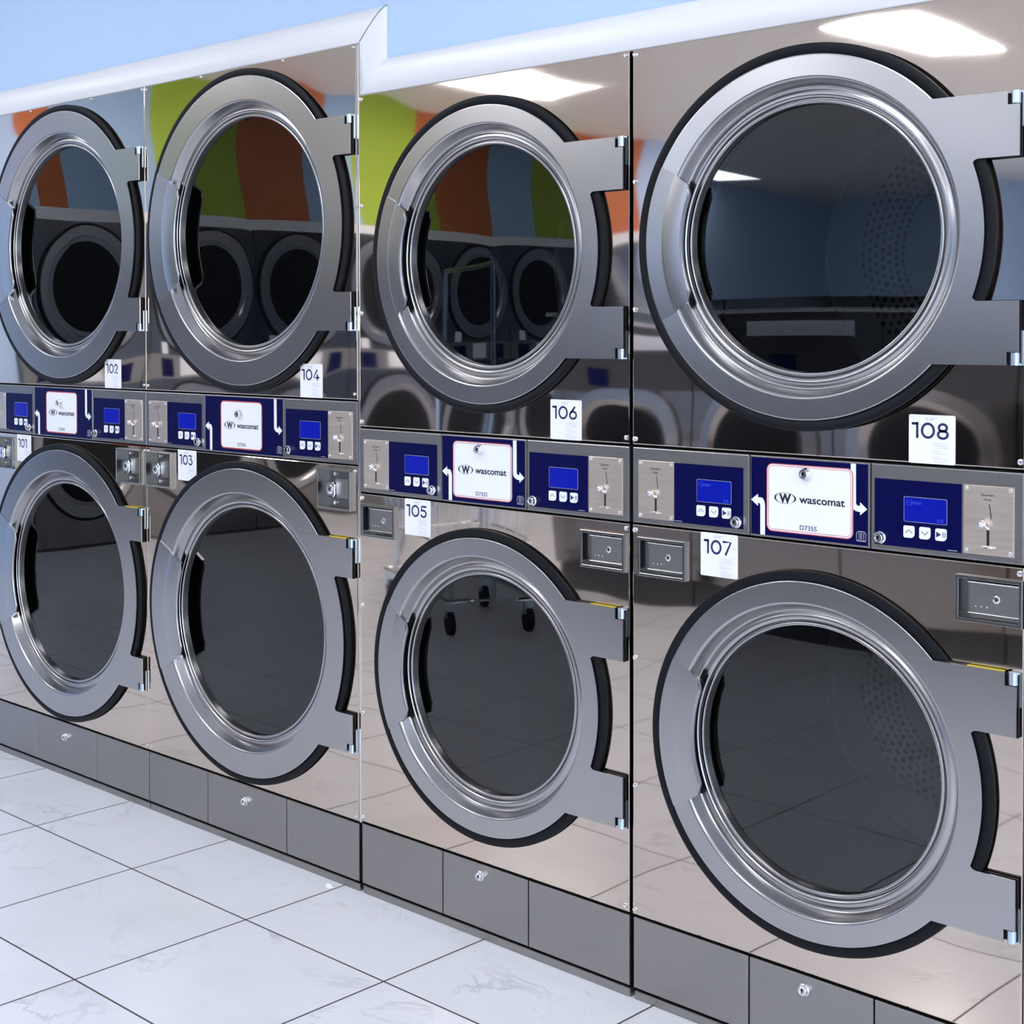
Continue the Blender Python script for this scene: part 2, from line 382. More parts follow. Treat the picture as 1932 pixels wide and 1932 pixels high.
wl = MB(); wl.box(XL - .1, XL, YB, .018, 2.022, HC); wl2 = MB(); wl2.box(XL - .1, XL, YB, -8.375, 0, 2.022); wl2.box(XL - .1, XL, -2.245, .018, 0, 2.022)
struct('wall_lower', wl2, M['wall'], 'plain light blue wall beside the far dryers')
struct('wall_store', MB().box(XL - 1.1, XL - 1.0, YB, 1.1, 0, HC), M['wall'])
struct('wall_left', wl, M['mural'], 'wall with wavy orange, green and blue stripes')
struct('wall_front', MB().box(XL - 1.1, XR + .1, YB - .1, YB, 0, HC), M['wall'])
wr = MB(); wr.box(XR, XR + .1, YB, .018, 0, .4); wr.box(XR, XR + .1, YB, .018, 2.8, HC); wr.box(XR, XR + .1, YB, -8.05, .4, 2.8); wr.box(XR, XR + .1, -1.95, .018, .4, 2.8)
struct('wall_right', wr, M['wall'])
struct('ceiling', MB().box(XL - 1.1, XR + .1, YB - .1, 1.2, HC, HC + .1), M['ceiling'], 'off-white ceiling')
wg = MB(); 
for i in range(4): wg.box(XR + .02, XR + .07, -8.05 + i * 2.0333, -7.99 + i * 2.0333, .4, 2.8)
wg.box(XR + .02, XR + .07, -8.05, -1.95, .4, .46); wg.box(XR + .02, XR + .07, -8.05, -1.95, 2.74, 2.8)
struct('window_1', wg, M['edge'], 'metal frame of the shop front window')

# white moulding over the machines, one piece per run, mitred where it steps down
prof = [(0, .016), (0, .0010), (.002, -.0010), (.030, -.0008), (.050, .0008), (.063, .0040), (.072, .0085), (.077, .013), (.079, .0175)]
def trim_piece(name, fn, label):
    mb = MB(); vs = []; fs = []
    for w, y in prof:
        a, b = fn(w); vs += [(a[0], y, a[1]), (b[0], y, b[1])]
    for i in range(len(prof) - 1): fs.append((2 * i, 2 * i + 1, 2 * i + 3, 2 * i + 2))
    mb.add(vs, fs); o = mb.build(name, M['trim'], None, smooth=50); tag(o, label, None, None, 'structure'); return o
g_ = .0004
trim_piece('trim_1', lambda w: ((-1.90, ZT_A + w), (XJ + w - g_ * 2, ZT_A + w)), 'white curved moulding above the two taller dryers on the left')
trim_piece('trim_2', lambda w: ((XJ + w, ZT_A + w), (XJ + w, ZT_B + w)), 'short upright piece of white moulding at the step between tall and short dryers')
mb = MB(); mb.tube([(XJ + w, y - .0004, ZT_A + w) for w, y in prof[2:]], .0008, 6)
struct('trim_6', mb, M['plastic'], 'dark joint line where two pieces of white moulding meet at the step')
trim_piece('trim_3', lambda w: ((XJ + w + g_, ZT_B + w), (1.66, ZT_B + w)), 'white curved moulding above the two shorter dryers on the right')
struct('trim_4', MB().bbox(1.596, 1.66, -.004, .017, 0, ZT_B - .002, .003), M['trim'], 'pale upright strip beside the dryer at the right edge')

def lamp(x, y, sx, sy, label):
    r = empty('ceiling_light', (x, y, HC), 0, label, 'ceiling light', 'ceiling light panels')
    fr = MB(); t = .03
    for a in ((-sx / 2 - t, -sx / 2, -sy / 2 - t, sy / 2 + t), (sx / 2, sx / 2 + t, -sy / 2 - t, sy / 2 + t), (-sx / 2, sx / 2, -sy / 2 - t, -sy / 2), (-sx / 2, sx / 2, sy / 2, sy / 2 + t)):
        fr.box(*a, -.022, 0)
    fr.build('frame', M['white'], r, 0); MB().box(-sx / 2, sx / 2, -sy / 2, sy / 2, -.016, -.002).build('diffuser', M['lamp'], r, 0)
for i, (x, y) in enumerate([(-4.2, -5.35), (-1.45, -5.65), (1.35, -5.65), (4.15, -5.65), (-4.2, -2.2), (-1.45, -2.0), (1.35, -2.0), (4.15, -2.0), (-4.2, -9.2), (-1.45, -9.2), (1.35, -9.2), (4.15, -9.2), (-5.05, -11.75), (-1.45, -12.6), (1.35, -12.6)]):
    lamp(x, y, .55, 1.25, 'flat white light panel set in the ceiling')

# ------------------------------------------------------------------ dryer parts
def key_lock(parent, x, y, z, r=.0085, h=.014, name='key_lock'):
    mb = MB(); mb.lathe([(r * 1.25, 0), (r * 1.25, -h * .35), (r, -h * .5), (r, -h * .92), (r * .88, -h), (r * .62, -h), (r * .58, -h * .9), (1e-5, -h * .9)], (x, y, z), n=28)
    o = mb.build(name, M['chrome'], parent)
    return o, (x, y - h * .905, z, r)
def lock_with_slot(parent, x, y, z, r=.0085, h=.014, name='key_lock'):
    """one mesh of two materials: chrome barrel with a dark keyway"""
    mb = MB(); mb.lathe([(r * 1.25, 0), (r * 1.25, -h * .35), (r, -h * .5), (r, -h * .92), (r * .88, -h), (r * .62, -h), (r * .58, -h * .9), (1e-5, -h * .9)], (x, y, z), n=28)
    nf = len(mb.f); mb.box(x - r * .12, x + r * .12, y - h * .93, y - h * .88, z - r * .45, z + r * .45); mb.cyl((x, y - h * .93, z + r * .15), r * .26, h * .05, n=10)
    o = mb.build(name, M['chrome'], parent); o.data.materials.append(M['dark'])
    for p in o.data.polygons:
        if p.index >= nf: p.material_index = 1
    return o
def bolt(parent, x, y, z, r=.0048, h=.0042):
    mb = MB(); mb.lathe([(r, 0), (r, -h * .45), (r * .86, -h * .85), (r * .6, -h), (r * .45, -h), (r * .42, -h * .45), (1e-5, -h * .45)], (x, y, z), n=18)
    return mb.build('bolt', M['edge'], parent)

def front_panel(parent, W, z0, z1, xc, zc, Rh, bolts, br, x0=0.0, cuts=()):
    """polished sheet with a round opening for the door, edges folded back"""
    N = 160; b = .0022; mb = MB(); bm = bmesh.new(); edges = []
    ci = [(xc + Rh * cos(2 * pi * i / N), 0, zc + Rh * sin(2 * pi * i / N)) for i in range(N)]
    loops = [ci, [(x, 0, z) for x, z in ((x0 + b, z0 + b), (W - b, z0 + b), (W - b, z1 - b), (x0 + b, z1 - b))]]
    for cx0, cx1, cz0, cz1 in cuts: loops.append([(cx0, 0, cz0), (cx1, 0, cz0), (cx1, 0, cz1), (cx0, 0, cz1)])
    for lp in loops:
        vv = [bm.verts.new(p) for p in lp]; edges += [bm.edges.new((vv[i], vv[(i + 1) % len(vv)])) for i in range(len(vv))]
    bmesh.ops.triangle_fill(bm, use_beauty=True, use_dissolve=False, edges=edges, normal=(0, -1, 0))
    bm.verts.index_update(); mb.add([tuple(v.co) for v in bm.verts], [tuple(v.index for v in f.verts) for f in bm.faces]); bm.free()
    n = N; cin = [(p[0], .02, p[2]) for p in ci]; mb.add(ci + cin, [(i, n + i, n + (i + 1) % n, (i + 1) % n) for i in range(n)])
    q = [(x0 + b, 0, z0 + b), (W - b, 0, z0 + b), (W - b, 0, z1 - b), (x0 + b, 0, z1 - b)]; h = b * .3
    q2 = [(x0 + h, h, z0 + h), (W - h, h, z0 + h), (W - h, h, z1 - h), (x0 + h, h, z1 - h)]
    q3 = [(x0, b, z0), (W, b, z0), (W, b, z1), (x0, b, z1)]; q4 = [(x0, .022, z0), (W, .022, z0), (W, .022, z1), (x0, .022, z1)]
    for A, B in ((q, q2), (q2, q3), (q3, q4)): mb.add(A + B, [(i, (i + 1) % 4, 4 + (i + 1) % 4, 4 + i) for i in range(4)])
    o = mb.build('front_panel', M['mirror'], parent, smooth=18)
    for bx, bz in bolts: bolt(o, bx, 0, bz, br, br * .9)
    return o

def door(parent, W, xc, zc, t, ajar=0.0, yellow=False):
    """round door: steel ring, recess, glass, grip on the left, C-shaped hinge bracket on the right"""
    Rs, Rg, Ri, gk, hi = t['R'], t['glass'], t['inner'], t['gasket'], t['grip']
    hx = W - xc - .008; hy = -.008
    g = Rg
    prof = [(Rs - .004, .012), (Rs - .0012, -.0112), (Rs - .0006, -.0132), (Rs - .0022, -.0140), (Ri + .0015, -.0140), (Ri - .0005, -.0136), (Ri - .0022, -.0122), (Ri - .0040, -.0095), (Ri - .0128, .0095), (Ri - .0142, .0118),
            (g + .0278, .0128), (g + .0255, .0122), (g + .0225, .0105), (g + .0190, .0096), (g + .0155, .0096), (g + .0125, .0106), (g + .0105, .0126), (g + .0098, .0170), (g + .0092, .0182), (g + .0080, .0182), (g + .0075, .0170), (g + .0071, .0135), (g + .0060, .0122), (g + .0022, .0120), (g + .0008, .0130), (g, .0170), (g, .030)]
    o = MB().lathe(hold(prof), n=160).build('door', M['ring'], parent, smooth=60)
    o.location = (xc, 0, zc)
    if ajar:
        a = radians(ajar); o.rotation_euler = (0, 0, a)
        o.location = (xc + hx - (hx * cos(a) - hy * sin(a)), hy - (hx * sin(a) + hy * cos(a)), zc)
    MB().lathe([(Rs - .006, -.0045), (Rs + .003, -.0105), (gk - .004, -.0112), (gk - .001, -.0102), (gk, -.0078), (gk, -.0052), (gk - .003, -.0035), (gk - .004, -.0008), (gk - .012, -.0003), (gk - .02, -.0003)], n=144).build('gasket', M['rubber'], o)
    MB().lathe([(Rg + .004, .0245), (Rg * .66, .0240), (Rg * .33, .0237), (1e-5, .0235)], n=96).build('glass', M['glass'], o, smooth=60)
    # grip: a wedge of the ring that overhangs the recess
    a0, a1 = radians(180 - 26.6), radians(180 + 26.6); mb = MB(); K = 40
    rows = [(Rs + .0008, -.0125, 1.0), (Rs - .001, -.0152, 1.0), (Rs - .003, -.0154, 1.0), (Ri + .0055, -.0156, 1.0), (Ri + .0045, -.0157, .995), (Ri + .0015, -.0164, .99), (Ri + .0005, -.0166, .99), (hi + .0075, -.0184, .96), (hi + .0045, -.0184, .957), (hi + .0015, -.0174, .953), (hi + .0002, -.0155, .95), (hi, -.0130, .95)]
    top = []
    for r, y, k in rows:
        for i in range(K + 1):
            s_ = -1 + 2 * i / K; rr = r
            if r < Ri - .004: rr = r + .012 * max(0, abs(s_) - .86) / .14 * (1 if r < hi + .006 else .5)   # rounded inner corners
            th = pi + s_ * radians(26.6) * k; top.append((rr * cos(th), y, rr * sin(th)))
    n = K + 1
    mb.add(top, [(r_ * n + i, r_ * n + i + 1, (r_ + 1) * n + i + 1, (r_ + 1) * n + i) for r_ in range(len(rows) - 1) for i in range(K)])
    for e in (0, K):   # the two ends
        ed = [top[r_ * n + e] for r_ in range(len(rows))]; bk = [(p[0], -.008, p[2]) for p in ed]
        mb.add(ed + bk, [(i, i + 1, len(ed) + i + 1, len(ed) + i) for i in range(len(ed) - 1)])
    inn = [top[(len(rows) - 1) * n + i] for i in range(n)]; mb.add(inn + [(p[0] * 1.02, -.009, p[2] * 1.02) for p in inn], [(i, i + 1, n + i + 1, n + i) for i in range(K)])
    mb.build('handle', M['ring'], o, smooth=30)
    # shade on the underside of the grip, put in as a black sheet
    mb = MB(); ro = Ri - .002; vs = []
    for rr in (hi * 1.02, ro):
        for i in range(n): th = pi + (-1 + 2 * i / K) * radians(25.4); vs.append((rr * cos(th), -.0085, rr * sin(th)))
    mb.add(vs, [(i, i + 1, n + i + 1, n + i) for i in range(K)]); mb.build('handle_shade', M['rubber'], o, 0)
    # hinge bracket
    hr = W - xc - .0055; zt, zs, kx, kz = t['bz'], t['sz'], .019, t['bz'] - .0215; xl = t['bx']
    ro, ri2 = Rs + .0002, Ri + .0035
    xa = math.sqrt(max(1e-6, ro * ro - (zs - .006) ** 2))
    out = [(xl, zt), (hr - kx, zt), (hr - kx, kz), (hr, kz), (hr, zs)]
    up = [(xa + .010, zs), (xa + .005, zs - .001), (xa + .0015, zs - .0035)]
    th1 = math.asin((zs - .006) / ro)
    inner = [(ro * cos(th1 - 2 * th1 * i / 40), ro * sin(th1 - 2 * th1 * i / 40)) for i in range(41)]
    path = out + up + inner + [(x, -z) for x, z in reversed(up)] + [(x, -z) for x, z in reversed(out)]
    tl = math.acos(min(1, xl / max(ri2, hypot(xl, zt) * 0 + ri2))); 
    back = [(ri2 * cos(-tl + 2 * tl * i / 48), ri2 * sin(-tl + 2 * tl * i / 48)) for i in range(49)]
    path += [p for p in back if abs(p[1]) < zt - .002]
    MB().prism(path, -.0155, -.0125).build('hinge_bracket', M['ring'], o, 0)
    for sgn in (1, -1):
        za = kz + .0015 if sgn > 0 else -zt
        mb = MB(); mb.cyl((hr - .0075, -.0085, za), .0078, .0205, 'z', 18)
        mb.box(hr - .004, hr + .0035, -.006, -.0015, min(sgn * (kz - .035), sgn * zt) if sgn > 0 else -zt, zt if sgn > 0 else -(kz - .035))
        mb.build('hinge_knuckle', M['zinc'], o)
    for sgn in (1, -1): MB().box(hr - .055, hr + .001, -.0100, -.0025, min(sgn * (zs - .001), sgn * (zt - .003)), max(sgn * (zs - .001), sgn * (zt - .003))).build('hinge_leaf', M['rubber'], o, 0)
    if yellow:
        MB().box(xl + .06, hr - .022, -.0110, -.002, zt - .003, zt + (.0012 if t is TA else .0004)).build('hinge_flange', M['rubber'], o, 0)
        MB().box(hr - .085, hr - .022, -.0118, -.004, zt - .002, zt + (.0018 if t is TA else .0010)).build('warning_label', M['yellow'], o, 0)
    return o

def drum(parent, xc, zc, Rg, ymax=.66):
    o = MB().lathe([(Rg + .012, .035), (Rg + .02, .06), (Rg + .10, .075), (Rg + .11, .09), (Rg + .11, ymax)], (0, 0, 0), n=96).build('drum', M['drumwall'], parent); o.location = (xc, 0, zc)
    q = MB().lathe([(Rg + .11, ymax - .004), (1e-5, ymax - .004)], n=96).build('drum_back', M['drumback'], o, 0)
    rb = MB()
    for r_ in (Rg + .094, Rg + .112): rb.lathe([(r_ - .004, ymax - .005), (r_, ymax - .012), (r_ + .004, ymax - .005)], n=96)
    rb.build('drum_seam', M['drumrib'], o)
    return o

def coin_module(parent, x0, zb, W, left, faint=None, wire=True):
    """control head: satin frame, navy keypad with lit screen and three buttons, coin plate, lock"""
    o = MB().bbox(x0 + .0008, x0 + W - .0008, -.0005, .025, zb, zb + t_h, .0022).build('control_module', M['satin'], parent, smooth=18)
    cx = x0 + .0160 if left else x0 + W - .0165 - .0855
    bx = x0 + .0998 if left else x0 + .0082
    sx = x0 + .1552 if left else x0 + .0640
    kx = x0 + .2448 if left else x0 + .0205
    z = zb
    MB().bbox(bx, bx + .1575, -.0016, .0005, z + .0095, z + .1250, .0004).build('keypad', M['navy'], o, 0)
    MB().prism(rounded(sx - .0012, sx + .0772, z + .0538, z + .0974, .003), -.0021, -.0014).build('screen_bezel', M['coinscreen'], o, 0)
    d = MB().prism(rounded(sx, sx + .076, z + .055, z + .0962, .002), -.0024, -.0020).build('display', M['screen'], o, 0)
    if faint:
        mb = MB(); put_text(mb, 'HIGH', sx + .014, -.0025, z + .0845, .0075, xs=.9); pr = MB(); put_text(pr, '0.25', sx + .0595, -.0025, z + .0575, .0075, xs=.9); pr.build('price_lettering', M['lcd'], o, 0)
        ribbon(mb, [(sx + .004, z + .083), (sx + .013, z + .083), (sx + .013, z + .091), (sx + .004, z + .091)], .0006, -.0025, True); ribbon(mb, [(sx + .004, z + .087), (sx + .013, z + .087)], .0006, -.0025)
        mb.build('display_lettering', M['lcd'], o, 0)
    for i in range(3):
        a = sx - .0015 + i * .0288
        b_ = MB().prism(rounded(a, a + .0203, z + .0265, z + .0472, .0032, 5, (1, 2.3, 1, 1)), -.0022, -.0014).build('button', M['white'], o, 0)
        mb = MB(); c = a + .0102; zz = z + .037
        if i == 0: ribbon(mb, [(c - .0055, zz - .0022), (c, zz + .0034), (c + .0055, zz - .0022)], .0013, -.0024)
        elif i == 1: ribbon(mb, [(c - .0055, zz + .0022), (c, zz - .0034), (c + .0055, zz + .0022)], .0013, -.0024)
        else:
            mb.add([(c - .0085, -.0024, zz + .0052), (c - .0085, -.0024, zz - .0052), (c + .0005, -.0024, zz)], [(0, 1, 2)])
            for dx in (.0032, .0068): mb.add([(c + dx, -.0024, zz - .0045), (c + dx + .0013, -.0024, zz - .0045), (c + dx + .0013, -.0024, zz + .0045), (c + dx, -.0024, zz + .0045)], [(0, 1, 2, 3)])
        mb.build('button_symbol', M['ink'], o, 0)
    lock_with_slot(o, kx, -.0014, z + .0222, .0088, .013)
    mb = MB(); fx = bx + (.004 if left else .134)
    for i in range(9): mb.add([(fx + i * .0019, -.0018, z + .0117), (fx + i * .0019 + .0014, -.0018, z + .0117), (fx + i * .0019 + .0014, -.0018, z + .0130), (fx + i * .0019, -.0018, z + .0130)], [(0, 1, 2, 3)])
    mb.build('fine_print', M['greyink'], o, 0)
    p = MB().bbox(cx, cx + .0855, -.0026, .0005, z + .0110, z + .1255, .0006).build('coin_plate', M['coin'], o, 0)
    mb = MB(); text_fit(mb, 'Quarters', cx + .0300, cx + .0530, -.0028, z + .1085, .0058, bold=.012); text_fit(mb, 'Only', cx + .0350, cx + .0480, -.0028, z + .1010, .0058, bold=.012)
    mb.build('coin_lettering', M['black'], o, 0)
    mb = MB(); mb.add([(cx + .0437, -.0028, z + .0955), (cx + .0452, -.0028, z + .0955), (cx + .0485, -.0028, z + .0715), (cx + .0470, -.0028, z + .0715)], [(0, 1, 2, 3)])
    mb.prism(rounded(cx + .0402, cx + .0446, z + .0265, z + .0535, .0021), -.0029, -.0027)
    mb.build('coin_slot', M['dark'], o, 0)
    mb = MB(); mb.sphere((cx + .0360, -.0120, z + .0625), .0068); mb.tube([(cx + .0385, -.0105, z + .0600), (cx + .0405, -.006, z + .0560), (cx + .0420, -.002, z + .0535)], .0026)
    mb.build('coin_knob', M['chrome'], o)
    mb = MB(); n_ = 12; vs = [(cx + .0424 + .0125 * cos(pi + pi * i / n_), -.0026 - .0105 * abs(sin(pi * i / n_)), z + .0250) for i in range(n_ + 1)]
    mb.add(vs + [(x, y, zz - .0016) for x, y, zz in vs], [tuple(range(n_ + 1)), tuple(range(n_ + 1, 2 * n_ + 2))[::-1]] + [(i, i + 1, n_ + 2 + i, n_ + 1 + i) for i in range(n_)])
    mb.build('coin_tab', M['edge'], o, 0)
    for sx_ in (.0052, .0800):
        for sz in (.0165, .1195): bolt(o, cx + sx_, -.0026, z + sz, .0034, .0026)
    return o

t_h = .1505
def label_panel(parent, x0, x1, zb, h, model, big):
    """navy service panel with arrows, a framed white plate and the maker's lettering"""
    o = MB().bbox(x0 + .001, x1 - .001, -.0005, .025, zb, zb + h, .0018).build('label_panel', M['satin'], parent, smooth=18)
    MB().bbox(x0 + .0035, x1 - .0050, -.0014, 0, zb + .0040, zb + h - .0035, .0004).build('navy_face', M['navy'], o, 0)
    y = -.0017
    if not big: wx0, wx1, wz0, wz1 = x0 + .0370, x0 + .2125, zb + .0125, zb + .1380
    else: wx0, wx1, wz0, wz1 = x0 + .0715, x0 + .2430, zb + .0130, zb + .1365
    pl = MB().prism(rounded(wx0, wx1, wz0, wz1, .0125, 6), y - .0003, y + .0004).build('white_plate', M['white'], o, 0)
    mb = MB(); i1 = .0008; ribbon(mb, rounded(wx0 + i1, wx1 - i1, wz0 + i1, wz1 - i1, .0118, 6), .0016 if not big else .0030, y - .0006, True)
    if not big: ribbon(mb, rounded(wx0 + .0042, wx1 - .0042, wz0 + .0042, wz1 - .0042, .0090, 6), .0009, y - .0006, True)
    mb.build('red_border', M['red'], o, 0)
    kx = (x0 + .1195) if not big else (x0 + .1535); kz = zb + (.1225 if not big else .1040)
    lock_with_slot(o, kx, y - .0003, kz, .0088, .013)
    # logo: W in a broken ring, then the name
    yl = y - .0006; lx, lz = (x0 + .0760, zb + .0755) if not big else (x0 + .1095, zb + .0735)
    rx, rz = .0228, .0100; mb = MB()
    for a0, a1 in ((118, 248), (-62, 68)):
        pts = arc(lx, lz, rx, rz, a0, a1, 24); n_ = len(pts)
        L = []; Q = []
        for i, p in enumerate(pts):
            w_ = .0007 + .0030 * sin(pi * i / (n_ - 1)); L.append((p[0], yl, p[1])); k_ = 1 - w_ / rx; Q.append((lx + (p[0] - lx) * k_, yl, lz + (p[1] - lz) * (1 - w_ * .25 / rz)))
        mb.add(L + Q, [(i, i + 1, n_ + i + 1, n_ + i) for i in range(n_ - 1)])
    for a0, a1 in ((60, 112), (240, 292)): ribbon(mb, arc(lx, lz, rx, rz, a0, a1, 14), .0006, yl)
    text_fit(mb, 'W', lx - .0125, lx + .0125, yl, lz - .0082, .0228, bold=.045)
    mb.build('logo', M['black'], o, 0)
    mb = MB(); bx0, bx1 = (x0 + .1050, x0 + .1965) if not big else (x0 + .1400, x0 + .2285)
    text_fit(mb, 'wascomat', bx0, bx1, yl, lz - .0062, .0195, bold=.022); mb.build('lettering', M['black'], o, 0)
    mb = MB(); mx = (x0 + .1065, x0 + .1410) if not big else (x0 + .1420, x0 + .1765)
    text_fit(mb, model, mx[0], mx[1], yl, zb + .0205, .0118, bold=.01); mb.build('model_lettering', M['ink'], o, 0)
    # arrows
    zt = zb + h - .0035; xr = x1 - .0050; w = .0099
    def arrow(pts): MB().prism(pts, -.0019, -.0012).build('arrow', M['white'], o, 0)
    ax = x0 + .0235   # stem left edge of the left arrow
    c = [(ax, zb + .004), (ax + w, zb + .004), (ax + w, zb + .0560)] + arc(ax + .0015 - .0 , zb + .0570, w - .0015, .0157, 0, 90, 8) + [(ax - .0050, zb + .0727), (ax - .0050, zb + .0790), (ax - .0200, zb + .0675), (ax - .0050, zb + .0565), (ax - .0050, zb + .0628)] + arc(ax - .0045, zb + .0570, .0045, .0058, 90, 0, 6)
    arrow(c)
    ax = xr - .0325
    c = [(ax, zt), (ax, zb + .0760)] + arc(ax + .0165, zb + .0760, .0165, .0130, 180, 270, 8) + [(ax + .0182, zb + .0630), (ax + .0182, zb + .0570), (ax + .0318, zb + .0685), (ax + .0182, zb + .0800), (ax + .0182, zb + .0738), (ax + .0150, zb + .0738)] + arc(ax + .0142, zb + .0785, .0040, .0047, 270, 180, 6) + [(ax + w, zt)]
    arrow(c)
    mb = MB(); bx, bz = xr - .0210, zb + .0130
    ribbon(mb, [(bx, bz), (bx + .018, bz), (bx + .018, bz + .012), (bx + .0145, bz + .0155), (bx + .0035, bz + .0155), (bx, bz + .012)], .0010, -.0017, True)
    ribbon(mb, [(bx, bz - .0018), (bx + .018, bz - .0018)], .0007, -.0017)
    for dx in (.0052, .0105): mb.add([(bx + dx - .0010, -.0017, bz + .002), (bx + dx - .0002, -.0017, bz + .002), (bx + dx - .0002, -.0017, bz + .014), (bx + dx - .0010, -.0017, bz + .014)], [(0, 1, 2, 3)])
    for dx in (.0078, .0140): mb.add([(bx + dx - .0005, -.0017, bz + .002), (bx + dx + .0005, -.0017, bz + .002), (bx + dx + .0005, -.0017, bz + .014), (bx + dx - .0005, -.0017, bz + .014)], [(0, 1, 2, 3)])
    mb.build('book_symbol', M['greyink'], o, 0)
    return o

def sticker(parent, num, x0, z1, cut=False):
    s = .083; z0 = z1 - s
    pts = rounded(x0, x0 + s, z0, z1, .003, 4)
    if cut: pts = [(x0, z1), (x0, z0 + .001), (x0 + .001, z0), (x0 + .047, z0), (x0 + s, z0 + .0185), (x0 + s, z1)]
    o = MB().prism(pts, -.0007, -.0001).build('number_sticker', M['sticker'], parent, 0); o['label'] = 'white sticker with number %s' % num
    y = -.0009
    wid = {'101': (.010, .059), '103': (.009, .0665), '107': (.0085, .0690), '102': (.009, .067)}.get(num, (.0065, .0715))
    mb = MB(); numeral(mb, num, x0 + wid[0], x0 + wid[1], y, z1 - .0405, .0275); mb.build('number', M['ink'], o, 0)
    mb = MB(); ribbon(mb, arc(x0 + .0325, z1 - .0068, .0021, .0021, 0, 360, 14)[:-1], .0010, y, True)
    put_text(mb, 'LAUNDRY', x0 + .037, y, z1 - .0062, .0032); put_text(mb, 'BOSS', x0 + .037, y, z1 - .0092, .0036, bold=.02)
    mb.build('small_logo', M['greyink'], o, 0)
    if not cut or True:
        mb = MB(); lines = ['1. Download free The', 'Laundry Boss app', 'to your smartphone.', None, '2. Open app', 'to set up account.', None, '3. Using app,', 'scan the QR code', 'to pay by phone.']
        zz = z1 - .0490
        for l_ in lines:
            if l_ is None: zz -= .0022; continue
            if cut and zz < z0 + .018: break
            put_text(mb, l_, x0 + (.040 if l_[0] in '123' else .044), y, zz, .0038, xs=.95); zz -= .0038
        mb.build('small_print', M['greyink'], o, 0)
    return o

def frame_ring(mb, x0, x1, z0, z1, w, yf, yb):
    """rectangular frame with rounded front, opening inside"""
    o = [(x0, z0), (x1, z0), (x1, z1), (x0, z1)]; c = .0014
    def rect(d): return [(x0 + d, z0 + d), (x1 - d, z0 + d), (x1 - d, z1 - d), (x0 + d, z1 - d)]
    lev = [(0, yb), (0, yf + c), (c * .35, yf + c * .35), (c, yf), (w - c, yf), (w - c * .35, yf + c * .35), (w, yf + c)]
    vs = []
    for d, y in lev: vs += [(x, y, z) for x, z in rect(d)]
    fs = [(4 * k + i, 4 * k + (i + 1) % 4, 4 * k + 4 + (i + 1) % 4, 4 * k + 4 + i) for k in range(len(lev) - 1) for i in range(4)]
    mb.add(vs, fs)
def drawer_box(parent, x0, z0, w=.1140, h=.0775):
    """recessed coin drawer: raised rim, pressed pocket, drawer front with keyhole"""
    x1, z1 = x0 + w, z0 + h; rim = .0065
    mb = MB(); frame_ring(mb, x0, x1, z0, z1, rim, -.0085, 0)
    d = rim; r0 = [(x0 + d, -.0071, z0 + d), (x1 - d, -.0071, z0 + d), (x1 - d, -.0071, z1 - d), (x0 + d, -.0071, z1 - d)]; r1 = [(p[0], .0145, p[2]) for p in r0]
    mb.add(r0 + r1, [(i, (i + 1) % 4, 4 + (i + 1) % 4, 4 + i) for i in range(4)] + [(4, 5, 6, 7)])
    o = mb.build('coin_box', M['boxsteel'], parent, smooth=20)
    a0, a1, b0, b1 = x0 + .0165, x1 - rim - .0015, z0 + .0120, z1 - .0095
    MB().bbox(a0, a1, .0045, .014, b0, b1, .0028).build('drawer_front', M['satin'], o, smooth=20)
    mb = MB(); mb.cyl((a0 + .0015, .0032, b1 - .0022), .0017, a1 - a0 - .003, 'x', 10); mb.cyl((a0 + .0015, .0032, b0 + .0022), .0017, a1 - a0 - .003, 'x', 10)
    for i in range(3): mb.sphere((a0 + .014 + i * .0095, .0045, b0 + .0135), .0014, 6)
    mb.build('drawer_bead', M['edge'], o)
    lock_with_slot(o, a0 + .049, .0045, b0 + .0285, .0052, .0022)
    return o
def meter_box(parent, x0, z0, w=.1200, h=.0985):
    """open steel pocket round a chrome lock, with two screws and a pressed channel"""
    x1, z1 = x0 + w, z0 + h; rim = .0045
    mb = MB(); frame_ring(mb, x0, x1, z0, z1, rim, -.0120, 0); d = rim
    r0 = [(x0 + d, -.0106, z0 + d), (x1 - d, -.0106, z0 + d), (x1 - d, -.0106, z1 - d), (x0 + d, -.0106, z1 - d)]; r1 = [(p[0], .010, p[2]) for p in r0]
    mb.add(r0 + r1, [(i, (i + 1) % 4, 4 + (i + 1) % 4, 4 + i) for i in range(4)] + [(4, 5, 6, 7)])
    o = mb.build('meter_box', M['boxsteel'], parent, smooth=20)
    cx, cz = x0 + .0480, z0 + .0485
    mb = MB(); MBx = rounded(cx + .006, x1 - rim - .002, cz - .021, cz + .026, .006, 4); mb.prism(MBx, .0035, .0098); mb.build('lock_channel', M['satin'], o, smooth=20)
    mb = MB(); n_ = 6; lev = [(.0170, .0098), (.0170, -.0030), (.0160, -.0075), (.0145, -.0090)]
    vs = []
    for r_, y in lev: vs += [(x, y, z) for x, z in rounded(cx - r_, cx + r_, cz - r_ * 1.15, cz + r_ * 1.15, r_ * .55, n_)]
    k = len(vs) // len(lev); mb.add(vs, [(q * k + i, q * k + (i + 1) % k, q * k + k + (i + 1) % k, q * k + k + i) for q in range(len(lev) - 1) for i in range(k)] + [tuple(range(3 * k, 4 * k))])
    mb.build('lock_housing', M['chrome'], o)
    lock_with_slot(o, cx, -.0088, cz, .0092, .0030)
    for dz in (.0375, -.0340): bolt(o, cx, .0098, cz + dz, .0058, .005)
    return o

